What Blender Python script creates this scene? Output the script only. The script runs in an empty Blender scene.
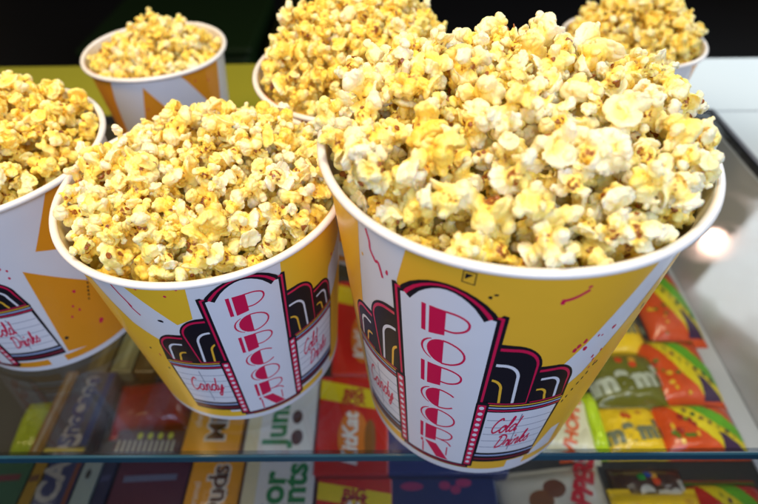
import bpy, bmesh, math, random
import numpy as np
from mathutils import Vector, Matrix, Euler, noise
from mathutils.geometry import tessellate_polygon
random.seed(7); np.random.seed(7)
D = bpy.data
scn = bpy.context.scene
COL = scn.collection
rad = math.radians

# ------------------------------------------------------------------ camera numbers (photo 758 px wide)
FPX, PITCH, ROLL, YAW, CAMH = 534.129, rad(44.102), rad(-1.048), rad(-.774), .33538
fw = Vector((math.sin(YAW)*math.cos(PITCH), math.cos(YAW)*math.cos(PITCH), -math.sin(PITCH)))
x0 = Vector((math.cos(YAW), -math.sin(YAW), 0)); u0 = x0.cross(fw)
CX = x0*math.cos(ROLL)+u0*math.sin(ROLL); CU = -x0*math.sin(ROLL)+u0*math.cos(ROLL)
def at(px, py, z):
    "world point at height z that the photograph shows at pixel px, py (used to measure where things stand)"
    d = fw + CX*((px-379)/FPX) - CU*((py-252)/FPX)
    t = (z-CAMH)/d.z
    return Vector((0, 0, CAMH)) + d*t

# ------------------------------------------------------------------ object helpers
def tag(o, label=None, cat=None, group=None, kind=None):
    if label: o['label'] = label
    if cat: o['category'] = cat
    if group: o['group'] = group
    if kind: o['kind'] = kind
    return o
def link(o, parent=None):
    COL.objects.link(o)
    if parent is not None: o.parent = parent
    return o
def empty(name, loc=(0, 0, 0), rz=0):
    o = D.objects.new(name, None); o.location = loc; o.rotation_euler = (0, 0, rz)
    o.empty_display_size = .02
    return link(o)
def obj(name, bm, mats, parent=None, smooth=False, loc=None):
    me = D.meshes.new(name)
    bm.to_mesh(me); bm.free()
    for m in (mats if isinstance(mats, (list, tuple)) else [mats]): me.materials.append(m)
    if smooth:
        me.polygons.foreach_set('use_smooth', [True]*len(me.polygons))
    o = D.objects.new(name, me)
    if loc is not None: o.location = loc
    return link(o, parent)
def box_bm(a, b, bevel=0, seg=2, bm=None):
    bm = bm or bmesh.new()
    r = bmesh.ops.create_cube(bm, size=1)
    vs = r['verts']
    for v in vs:
        v.co = Vector(((a[i]+b[i])/2 + v.co[i]*(b[i]-a[i]) for i in range(3)))
    if bevel:
        es = list({e for v in vs for e in v.link_edges})
        bmesh.ops.bevel(bm, geom=es, offset=bevel, segments=seg, affect='EDGES', profile=.5)
    return bm

# ------------------------------------------------------------------ materials
def mat(name, col, rough=.5, spec=.5, metal=0, coat=0, bump=0, bscale=200, var=0, vscale=60, trans=0, bdist=.001):
    m = D.materials.new(name); m.use_nodes = True
    nt = m.node_tree; b = nt.nodes['Principled BSDF']
    b.inputs['Base Color'].default_value = (*col, 1); b.inputs['Roughness'].default_value = rough
    b.inputs['Specular IOR Level'].default_value = spec; b.inputs['Metallic'].default_value = metal
    b.inputs['Coat Weight'].default_value = coat; b.inputs['Coat Roughness'].default_value = .15
    if var or bump:
        tc = nt.nodes.new('ShaderNodeTexCoord')
    if var:
        n = nt.nodes.new('ShaderNodeTexNoise'); n.inputs['Scale'].default_value = vscale; n.inputs['Detail'].default_value = 5
        nt.links.new(tc.outputs['Object'], n.inputs['Vector'])
        hsv = nt.nodes.new('ShaderNodeHueSaturation'); hsv.inputs['Color'].default_value = (*col, 1)
        mr = nt.nodes.new('ShaderNodeMapRange'); mr.inputs['To Min'].default_value = 1-var; mr.inputs['To Max'].default_value = 1+var
        nt.links.new(n.outputs['Fac'], mr.inputs['Value']); nt.links.new(mr.outputs[0], hsv.inputs['Value'])
        nt.links.new(hsv.outputs[0], b.inputs['Base Color'])
    if bump:
        n2 = nt.nodes.new('ShaderNodeTexNoise'); n2.inputs['Scale'].default_value = bscale; n2.inputs['Detail'].default_value = 4
        nt.links.new(tc.outputs['Object'], n2.inputs['Vector'])
        bp = nt.nodes.new('ShaderNodeBump'); bp.inputs['Strength'].default_value = bump; bp.inputs['Distance'].default_value = bdist
        nt.links.new(n2.outputs['Fac'], bp.inputs['Height']); nt.links.new(bp.outputs[0], b.inputs['Normal'])
    return m
_ink = {}
def ink(rgb, rough=.38, coat=.25):
    k = (tuple(round(c, 4) for c in rgb), rough)
    if k not in _ink: _ink[k] = mat('printed_ink', rgb, rough, spec=.25 if max(rgb) < .1 else .4, coat=coat if max(rgb) >= .1 else .03, bump=.12, bscale=45, bdist=.0012, var=.03)
    return _ink[k]
WHITE = mat('white_card', (.80, .81, .84), .36, coat=.25, bump=.12, bscale=45, bdist=.0012, var=.02)
INNER = mat('card_inside', (.82, .78, .66), .5, bump=.05, bscale=500)
RIMM = mat('rolled_card_rim', (.86, .85, .83), .33, coat=.3, bump=.08, bscale=300, bdist=.0004, var=.03)

def popcorn_mat(name, stuff):
    m = D.materials.new(name); m.use_nodes = True
    nt = m.node_tree; N = nt.nodes; L = nt.links; b = N['Principled BSDF']
    if stuff:
        t = N.new('ShaderNodeAttribute'); t.attribute_name = 'tone'; tone = t.outputs['Fac']
    else:
        oi = N.new('ShaderNodeObjectInfo'); sp = N.new('ShaderNodeSeparateColor')
        L.new(oi.outputs['Color'], sp.inputs[0]); tone = sp.outputs[0]
    core = N.new('ShaderNodeAttribute'); core.attribute_name = 'core'
    tc = N.new('ShaderNodeTexCoord')
    n1 = N.new('ShaderNodeTexNoise'); n1.inputs['Scale'].default_value = 130; n1.inputs['Detail'].default_value = 3
    n2 = N.new('ShaderNodeTexNoise'); n2.inputs['Scale'].default_value = 420; n2.inputs['Detail'].default_value = 2
    L.new(tc.outputs['Object'], n1.inputs['Vector']); L.new(tc.outputs['Object'], n2.inputs['Vector'])
    def math_(op, a, b_, clamp=False):
        q = N.new('ShaderNodeMath'); q.operation = op; q.use_clamp = clamp
        for i, s in enumerate((a, b_)):
            if isinstance(s, (int, float)): q.inputs[i].default_value = s
            else: L.new(s, q.inputs[i])
        return q.outputs[0]
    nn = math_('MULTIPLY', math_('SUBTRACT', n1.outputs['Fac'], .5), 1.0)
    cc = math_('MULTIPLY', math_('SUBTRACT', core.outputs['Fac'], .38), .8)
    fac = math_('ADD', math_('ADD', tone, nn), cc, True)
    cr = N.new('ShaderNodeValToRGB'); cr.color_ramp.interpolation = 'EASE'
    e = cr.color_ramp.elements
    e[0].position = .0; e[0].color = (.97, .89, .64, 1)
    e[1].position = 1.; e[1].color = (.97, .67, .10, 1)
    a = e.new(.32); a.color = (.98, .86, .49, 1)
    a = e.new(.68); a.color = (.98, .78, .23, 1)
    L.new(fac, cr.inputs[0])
    # toasted specks close to the hull
    br = math_('MULTIPLY', math_('SUBTRACT', math_('ADD', core.outputs['Fac'], math_('MULTIPLY', n2.outputs['Fac'], .55)), 1.18), 9, True)
    mx = N.new('ShaderNodeMix'); mx.data_type = 'RGBA'
    L.new(br, mx.inputs[0]); L.new(cr.outputs[0], mx.inputs[6]); mx.inputs[7].default_value = (.30, .085, .008, 1)
    L.new(mx.outputs[2], b.inputs['Base Color'])
    b.inputs['Roughness'].default_value = .44; b.inputs['Specular IOR Level'].default_value = .5
    b.subsurface_method = 'RANDOM_WALK' if hasattr(b, 'subsurface_method') else b.subsurface_method
    b.inputs['Subsurface Weight'].default_value = .55
    b.inputs['Subsurface Radius'].default_value = (1, .62, .22); b.inputs['Subsurface Scale'].default_value = .003
    bp = N.new('ShaderNodeBump'); bp.inputs['Strength'].default_value = .25; bp.inputs['Distance'].default_value = .0006
    n3 = N.new('ShaderNodeTexNoise'); n3.inputs['Scale'].default_value = 900; n3.inputs['Detail'].default_value = 3
    L.new(tc.outputs['Object'], n3.inputs['Vector']); L.new(n3.outputs['Fac'], bp.inputs['Height']); L.new(bp.outputs[0], b.inputs['Normal'])
    return m
POP = popcorn_mat('popped_corn', False)
POPS = popcorn_mat('popped_corn_mass', True)
HULL = mat('toasted_hull', (.30, .085, .010), .35, coat=.3, var=.35, vscale=500, bump=.3, bscale=800)

# ------------------------------------------------------------------ popped kernels
def fib(n, jit):
    pts = []
    for i in range(n):
        z = 1-2*(i+.5)/n; r = math.sqrt(1-z*z); a = i*2.39996
        v = Vector((r*math.cos(a), r*math.sin(a), z)) + Vector((random.gauss(0, jit), random.gauss(0, jit), random.gauss(0, jit)))
        pts.append(v.normalized())
    return pts
def blob(bm, c, R, q, flat=1., bend=0., elong=1., sub=2):
    r = bmesh.ops.create_icosphere(bm, subdivisions=sub, radius=1)
    for v in r['verts']:
        p = Vector((v.co.x*elong, v.co.y, v.co.z*flat))
        p.z += bend*(p.x*p.x+p.y*p.y)
        v.co = q @ (p*R) + c
def make_kernel(k):
    "one puffed kernel: lobes and curled petals round a hull; about 18 mm across"
    bm = bmesh.new()
    style = k % 4
    mm = .001
    blob(bm, Vector((0, 0, 0)), 3.4*mm, Matrix.Identity(3))
    dirs = fib([7, 5, 8, 6][style], .34)
    ax = Vector((random.gauss(0, 1), random.gauss(0, 1), random.gauss(0, 1))).normalized()
    # leave one side open: the hull shows there
    dirs = [d for d in dirs if d.dot(ax) < .72]
    for d in dirs:
        L = random.uniform(3.2, 7.4)*mm
        if style == 1: L *= 1.05
        R = random.uniform(2.1, 4.3)*mm
        q = d.to_track_quat('Z', 'Y').to_matrix() @ Matrix.Rotation(random.uniform(0, 6.28), 3, 'Z')
        q2 = q @ Matrix.Rotation(random.uniform(-.9, .9), 3, 'X')
        kind = random.random()
        if kind < .60:      # curled petal
            blob(bm, d*L, R*1.35, q2, flat=random.uniform(.26, .42), bend=random.uniform(-.8, .35), elong=random.uniform(1, 1.5))
        else:
            blob(bm, d*L, R, q2, flat=random.uniform(.75, 1.05), elong=random.uniform(1, 1.25))
        blob(bm, d*L*.5, R*.72, q)
        for s in range(random.randint(1, 3)):
            e = (d + Vector((random.gauss(0, .62), random.gauss(0, .62), random.gauss(0, .62)))).normalized()
            r2 = random.uniform(1.1, 2.5)*mm
            blob(bm, d*L + e*(R*.85), r2, q2, flat=random.uniform(.7, 1), elong=random.uniform(1, 1.3))
    me = D.meshes.new('tmp'); bm.to_mesh(me); bm.free()
    o = D.objects.new('tmp', me); COL.objects.link(o)
    md = o.modifiers.new('r', 'REMESH'); md.mode = 'VOXEL'; md.voxel_size = .0005; md.use_smooth_shade = True
    sm = o.modifiers.new('s', 'SMOOTH'); sm.factor = .5; sm.iterations = 2
    dg = bpy.context.evaluated_depsgraph_get(); ev = o.evaluated_get(dg)
    m2 = D.meshes.new_from_object(ev, depsgraph=dg)
    D.objects.remove(o); D.meshes.remove(me)
    b = bmesh.new(); b.from_mesh(m2)
    # keep the largest connected piece
    seen = set(); best = []
    for v in b.verts:
        if v in seen: continue
        st = [v]; seen.add(v); isl = [v]
        while st:
            w = st.pop()
            for e in w.link_edges:
                x = e.other_vert(w)
                if x not in seen: seen.add(x); st.append(x); isl.append(x)
        if len(isl) > len(best): best = isl
    keep = set(best); bmesh.ops.delete(b, geom=[v for v in b.verts if v not in keep], context='VERTS')
    b.normal_update()
    off = Vector((k*.37, k*.11, 0)); disp = []
    for v in b.verts:
        n1 = noise.noise(v.co*330+off*10); n2 = noise.noise(v.co*800+off*10); n3 = abs(noise.noise(v.co*210-off*10))
        disp.append(v.normal*((n1*.0006)+(n2*.00018)+noise.noise(v.co*1600+off*7)*.00010-max(0, .13-n3)*.0050))
    for v, d in zip(b.verts, disp): v.co += d
    b.to_mesh(m2); b.free()
    return m2, ax
def kernel_data(me):
    co = np.empty(len(me.vertices)*3, 'f'); me.vertices.foreach_get('co', co); co = co.reshape(-1, 3)
    return co
def add_attr(me, name, vals):
    a = me.attributes.get(name) or me.attributes.new(name, 'FLOAT', 'POINT')
    a.data.foreach_set('value', np.asarray(vals, 'f'))
VARIANTS = []
NV = 26
for k in range(NV):
    me, ax = make_kernel(k)
    me.name = 'popped_kernel'
    co = kernel_data(me)
    c = co.mean(0); r = np.linalg.norm(co, axis=1)
    core = np.clip(1-(r-.0028)/.0062, 0, 1)
    add_attr(me, 'core', core)
    me.polygons.foreach_set('use_smooth', [True]*len(me.polygons))
    me.materials.clear(); me.materials.append(POP)
    # the hull: a thin curved brown flake in the open side
    hb = bmesh.new(); q = ax.to_track_quat('Z', 'Y').to_matrix()
    for s in range(random.choice((1, 1, 1, 2))):
        d = (ax + Vector((random.gauss(0, .33), random.gauss(0, .33), random.gauss(0, .33)))).normalized()
        # put it on the surface
        dv = np.array(d); proj_ = co @ dv; perp = np.linalg.norm(co-np.outer(proj_, dv), axis=1)
        near = proj_[perp < .0011]
        hgt = float(near.max()) if len(near) else .003
        blob(hb, d*(hgt-.0006), random.uniform(.0009, .0015), d.to_track_quat('Z', 'Y').to_matrix() @ Matrix.Rotation(random.uniform(0, 6), 3, 'Z'),
             flat=.42, bend=random.uniform(-.4, .5), elong=random.uniform(1, 1.7), sub=2)
    hm = D.meshes.new('hull'); hb.to_mesh(hm); hb.free(); hm.materials.append(HULL)
    hm.polygons.foreach_set('use_smooth', [True]*len(hm.polygons))
    # low-resolution copy for the far heaps
    o = D.objects.new('tmp', me); COL.objects.link(o)
    md = o.modifiers.new('d', 'DECIMATE'); md.ratio = .32
    dg = bpy.context.evaluated_depsgraph_get()
    lo = D.meshes.new_from_object(o.evaluated_get(dg), depsgraph=dg); D.objects.remove(o)
    def tri_arrays(m, hullm):
        cs = []; ts = []; n0 = 0; kk = []
        for mm_, isH in ((m, 0), (hullm, 1)):
            c_ = kernel_data(mm_); mm_.calc_loop_triangles()
            t_ = np.empty(len(mm_.loop_triangles)*3, 'i'); mm_.loop_triangles.foreach_get('vertices', t_)
            cs.append(c_); ts.append(t_.reshape(-1, 3)+n0); n0 += len(c_)
            kk.append(np.ones(len(c_))*1.6 if isH else np.clip(1-(np.linalg.norm(c_, axis=1)-.0028)/.0062, 0, 1))
        return np.concatenate(cs), np.concatenate(ts), np.concatenate(kk)
    VARIANTS.append(dict(me=me, hull=hm, hi=tri_arrays(me, hm), lo=tri_arrays(lo, hm), r=float(np.percentile(r, 90))))

# ------------------------------------------------------------------ the tubs: printed card
STEP = 3.0     # facets of the card wall, degrees
def cone_pt(a_deg, w, lift, rb, Rw, H):
    "point on the faceted wall; a in degrees (0 faces -y), w 0..1 up the wall"
    k = math.floor(a_deg/STEP+1e-9); a0 = k*STEP; t = (a_deg-a0)/STEP
    r = rb+(Rw-rb)*w + lift
    p0 = Vector((math.sin(rad(a0))*r, -math.cos(rad(a0))*r, 0)); p1 = Vector((math.sin(rad(a0+STEP))*r, -math.cos(rad(a0+STEP))*r, 0))
    p = p0.lerp(p1, t); p.z = H*w
    return p
class Art:
    "flat shapes in (degrees, height) coordinates, wrapped on the wall in layers"
    def __init__(s): s.items = []
    def poly(s, pts, m, lvl): s.items.append((pts, m, lvl))
    def ribbon(s, pts, wx, wy, m, lvl, closed=False, taper=False):
        # pts in (deg, v); widths wx in deg and wy in v-units
        n = len(pts)
        if n < 2: return
        L = []; R_ = []
        for i, p in enumerate(pts):
            a = pts[(i-1) % n] if (closed or i > 0) else p
            b = pts[(i+1) % n] if (closed or i < n-1) else p
            tx, ty = (b[0]-a[0])/wx, (b[1]-a[1])/wy
            l = math.hypot(tx, ty) or 1
            nx, ny = -ty/l, tx/l
            k = .5
            if taper: k = .5*(.35+.65*math.sin(math.pi*(i+.5)/n))
            L.append((p[0]+nx*wx*k, p[1]+ny*wy*k)); R_.append((p[0]-nx*wx*k, p[1]-ny*wy*k))
        rng = range(n if closed else n-1)
        for i in rng:
            j = (i+1) % n
            s.items.append(([L[i], L[j], R_[j], R_[i]], m, lvl+.0006*(i % 9)))
def smooth_path(P, sub=5):
    if len(P) < 3: return P
    out = []
    for i in range(len(P)-1):
        p0 = P[max(i-1, 0)]; p1 = P[i]; p2 = P[i+1]; p3 = P[min(i+2, len(P)-1)]
        for k in range(sub):
            t = k/sub
            out.append(tuple(.5*((2*p1[c])+(-p0[c]+p2[c])*t+(2*p0[c]-5*p1[c]+4*p2[c]-p3[c])*t*t+(-p0[c]+3*p1[c]-3*p2[c]+p3[c])*t**3) for c in (0, 1)))
    out.append(P[-1]); return out
GLY = {
 'C': (1.45, [[(1.3, 1.7), (1.0, 2.0), (.5, 1.7), (.15, 1.0), (.2, .35), (.6, 0), (1.1, .2), (1.5, .5)]]),
 'o': (1.0, [[(.5, 1), (.1, .6), (.15, .1), (.5, 0), (.85, .35), (.8, .85), (.55, .97), (.75, .75), (1.1, .85)]]),
 'l': (.65, [[(0, .3), (.42, 1.1), (.55, 1.9), (.35, 2.05), (.22, 1.4), (.2, .3), (.4, 0), (.7, .25)]]),
 'd': (1.25, [[(.9, .8), (.5, 1), (.1, .6), (.1, .2), (.4, 0), (.8, .3), (1.0, 1.1), (1.08, 2.0)], [(.98, .9), (.95, .4), (1.05, .03), (1.35, .25)]]),
 'D': (1.6, [[(.5, 1.8), (.35, 1.0), (.2, .05)], [(0, 1.7), (.6, 2.0), (1.3, 1.7), (1.5, 1.0), (1.1, .2), (.2, 0)]]),
 'r': (.95, [[(0, .2), (.3, .9), (.35, 1.1), (.5, .85), (.8, .9), (.7, .3), (.85, 0), (1.1, .25)]]),
 'i': (.6, [[(0, .25), (.3, .95), (.2, .3), (.4, 0), (.65, .25)], [(.42, 1.35), (.52, 1.6)]]),
 'n': (1.1, [[(.15, .95), (.18, .5), (.12, 0)], [(.2, .5), (.55, 1), (.8, .85), (.75, .2), (.9, 0), (1.15, .25)]]),
 'k': (1.0, [[(0, .3), (.4, 1.2), (.5, 1.9), (.3, 1.95), (.2, 1), (.15, 0)], [(.2, .5), (.65, 1), (.75, .75), (.35, .5), (.7, 0), (1.05, .25)]]),
 's': (.8, [[(0, .2), (.5, 1.05), (.5, .7), (.75, .3), (.45, 0), (.1, .15)]]),
 'a': (1.2, [[(.9, .8), (.5, 1), (.1, .6), (.1, .2), (.4, 0), (.8, .3), (.95, .95), (.92, .2), (1.1, 0), (1.35, .25)]]),
 'y': (1.1, [[(0, .9), (.15, .3), (.45, .1), (.8, .85)], [(.88, .95), (.75, 0), (.4, -.8), (.1, -.6), (.5, -.1), (1.1, .4)]]),
}
def script(art, word, a0, v0, sa, sv, m, lvl, w=.25, slant=.25, rise=0):
    x = 0
    for ch in word:
        adv, strokes = GLY[ch]
        for st in strokes:
            P = smooth_path([(a0+(x+p[0]+p[1]*slant)*sa, v0+(p[1]+rise*(x+p[0]))*sv) for p in st], 4)
            art.ribbon(P, w*sa, w*sv, m, lvl)
        x += adv
BLACK = (.012, .010, .016); RED = (.70, .010, .080); PAPER = (.80, .81, .86); YEL = (.92, .52, .04)
BLUE = (.38, .47, .72); GREYI = (.25, .27, .36); MAROON = (.22, .01, .03)
def arch(w0, w1, v0, v1, n=8, rx=8, ry=.085, lean=0.):
    "arch with a square foot at w0..w1; the outer top corner is round"
    s = 1 if w1 > w0 else -1
    P = [(w0, v0), (w0, v1+.004)]
    for i in range(n+1):
        t = i/n*math.pi/2
        P.append((w1-s*rx+s*rx*math.sin(t), v1-ry+ry*math.cos(t)-.012*math.sin(t)))
    P.append((w1+s*lean, v0))
    return P
def arch_line(w0, w1, v0, v1, rx, ry, n=8, lean=0):
    s = 1 if w1 > w0 else -1
    P = [(w0, v1)]
    for i in range(n+1):
        t = i/n*math.pi/2
        P.append((w1-s*rx+s*rx*math.sin(t), v1-ry+ry*math.cos(t)))
    P.append((w1+s*lean, v0))
    return P
def marquee(art, ph, ka=1., kv=1.):
    "the cinema front with the upright word sign, printed round angle ph"
    T = lambda pts: [(ph+a*ka, (v-.03)*kv+.03) for a, v in pts]
    k = ink(BLACK); r = ink(RED); w = ink(PAPER); y = ink(YEL); b = ink(BLUE); g = ink(GREYI)
    for s, edge in ((1, 46), (-1, -43)):
        q = edge/46*s if s > 0 else edge/-46*1.0
        f = lambda a: s*a*abs(q)
        # far arch, near arch
        for (a0, a1, top, rx) in ((27, 45.5, .672, 8), (14, 31.5, .768, 9)):
            art.poly(T(arch(f(a0), f(a1), .478, top, rx=rx, lean=1.6)), k, 2 if a0 > 20 else 4)
            l = 3 if a0 > 20 else 5
            art.ribbon(T([(f(a0), top-.018)]+arch_line(f(a0)+s*2, f(a1-1.4), .492, top-.018, rx-1.2, .078, lean=1.5*s)[1:]+[(f(a0), .492)]), .75, .011, r, l)
            if a0 < 20:
                art.ribbon(T(arch_line(f(16), f(25.2), .50, top-.085, 5.5, .06, lean=1.2)), 1.0, .011, w, l+.1)
                art.ribbon(T(arch_line(f(16), f(20.8), .50, top-.155, 4, .045, lean=.8)), .9, .010, y, l+.1)
            else:
                art.ribbon(T(arch_line(f(33.4), f(41), .50, top-.06, 4.5, .05, lean=1.2)), 1.0, .010, w, l+.1)
                art.ribbon(T(arch_line(f(33.4), f(37.5), .50, top-.112, 3, .035, lean=.8)), .9, .009, y, l+.1)
        # cornice bands, board and plinth
        art.poly(T([(f(14), .10), (f(14), .492), (f(46.8), .492), (f(46.6), .10)]), k, 5.2)
        art.poly(T([(f(14), .481), (f(14), .487), (f(46.4), .487), (f(46.4), .481)]), y, 6)
        art.poly(T([(f(14), .466), (f(14), .474), (f(46.4), .474), (f(46.4), .466)]), b, 6)
        art.poly(T([(f(14), .452), (f(14), .459), (f(46.4), .459), (f(46.4), .452)]), r, 6)
        art.poly(T([(f(19), .172), (f(18.7), .445), (f(45.5), .445), (f(45.7), .172)]), w, 6)
        for i in range(5):
            v = .215+i*.045
            art.poly(T([(f(19.5), v), (f(19.5), v+.0032), (f(45.2), v+.0032), (f(45.2), v)]), g, 6.6)
        art.poly(T([(f(32), .19), (f(32), .43), (f(32.45), .43), (f(32.45), .19)]), g, 6.8)
        art.poly(T([(f(14), .146), (f(14), .157), (f(46.4), .157), (f(46.4), .146)]), b, 6)
        art.poly(T([(f(14), .118), (f(14), .130), (f(46.4), .130), (f(46.4), .118)]), ink(MAROON), 6)
    # words on the boards
    script(art, 'Cold', ph+22.0*ka, (.315-.03)*kv+.03, 2.35*ka, .046*kv, r, 7.4, rise=.06)
    script(art, 'Drinks', ph+25.6*ka, (.212-.03)*kv+.03, 2.35*ka, .044*kv, r, 7.4, rise=.10)
    script(art, 'Candy', ph-38.5*ka, (.275-.03)*kv+.03, 2.7*ka, .050*kv, r, 7.4, rise=.02)
    # upright sign
    def panel(g_, b0):
        tw = 15.6-g_; L = .865-g_*.0062
        P = [(-tw, b0), (-tw-.3, L), (-tw+1.2, L+.004), (-tw+2.6+g_*.2, L-.008), (-tw+3.6+g_*.2, L+.006)]
        for i in range(1, 10):
            t = i/10; a = (-tw+3.6+g_*.2)*(1-t)+(tw-3.6-g_*.2)*t
            P.append((a, L+.006+.062*math.sin(math.pi*t)**.8))
        P += [(tw-3.6-g_*.2, L+.006), (tw-2.6-g_*.2, L-.008), (tw-1.2, L+.004), (tw+.3, L), (tw, b0)]
        return T(P)
    art.poly(panel(-1.3, .045), k, 7.8)
    art.poly(panel(-.25, .055), r, 8.6)
    art.poly(panel(.65, .06), k, 9.4)
    art.poly(panel(1.75, .072), w, 10.2)
    for s in (-1, 1):      # rows of bulbs
        art.poly(T([(s*13.9, .062), (s*13.9, .492), (s*18.6, .492), (s*18.6, .062)]), k, 10.4)
        art.poly(T([(s*14.7, .075), (s*14.7, .484), (s*17.7, .484), (s*17.7, .075)]), r, 11)
        for i in range(12):
            v = .098+i*.0335
            art.poly(T([(s*16.2+.95*math.cos(t*math.pi/5), v+.0095*math.sin(t*math.pi/5)) for t in range(10)]), w, 11.6)
        art.poly(T([(s*14.3, .50), (s*14.3, .484), (s*18, .484), (s*18, .50)]), k, 11.3)
    # the deco letters
    def cell(i): return .853-.1135*i-.097, .097
    for i, ch in enumerate('POPCORN'):
        v0, hh = cell(i); X = lambda x: -7.1+x*14.4
        S = lambda pts: T([(X(x), v0+yy*hh) for x, yy in pts])
        if ch in 'PR':
            art.poly(S([(0, -.02), (0, 1), (.10, 1), (.10, -.02)]), r, 11)
            art.poly(S([(.17, -.04), (.17, 1), (.52, 1), (.52, .06)]), r, 11)
            bowl = [(.5, .97), (.75, .95), (.95, .82), (1.0, .62), (.92, .42), (.72, .28), (.52, .27)]
            art.ribbon(S(smooth_path(bowl)), .74, .0066, r, 11.5)
            if ch == 'R':
                art.ribbon(S(smooth_path([(.62, .27), (.85, .2), (.95, .08), (1.0, -.04)])), .74, .0066, r, 11.9)
        elif ch in 'OC':
            e = [(.52-.38*math.sin(t/12*math.pi), .5+.52*math.cos(t/12*math.pi)) for t in range(13)]
            art.poly(S(e), r, 11)
            art.ribbon(S([(.47-.45*math.sin(t/12*math.pi), .5+.50*math.cos(t/12*math.pi)) for t in range(2, 11)]), .74, .0066, r, 11.4, taper=True)
            if ch == 'O':
                art.ribbon(S([(.5+.5*math.sin(t/14*math.pi), .5+.50*math.cos(t/14*math.pi)) for t in range(15)]), .74, .0066, r, 11.5)
            else:
                art.ribbon(S([(.5+.5*math.sin(t/14*math.pi), .5+.50*math.cos(t/14*math.pi)) for t in range(5)]), .74, .0066, r, 11.5)
                art.ribbon(S([(.5+.5*math.sin(t/14*math.pi), .5+.50*math.cos(t/14*math.pi)) for t in range(10, 15)]), .74, .0066, r, 11.5)
        else:
            art.poly(S([(.02, 1.0), (.02, .80), (.1, .80), (.1, 1.0)]), r, 11)
            art.poly(S([(.16, 1.0), (.55, 1.0), (.98, .02), (.58, .02)]), r, 11)
            art.ribbon(S([(.1, .78), (.1, .02)]), .7, .007, r, 11.2)
            art.ribbon(S([(.9, .34), (.9, 1.0)]), .6, .006, r, 11.5)
def squiggle(art, ph, a, v, pts, m, w=.5, wv=.006):
    art.ribbon(smooth_path([(ph+a+p[0], v+p[1]) for p in pts], 4), w, wv, m, 1.6)
def dot(art, ph, a, v, ra, rv, m):
    n = 7; j = [random.uniform(.7, 1.2) for _ in range(n)]
    art.poly([(ph+a+ra*j[i]*math.cos(i/n*6.283), v+rv*j[i]*math.sin(i/n*6.283)) for i in range(n)], m, 1.7)

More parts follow.
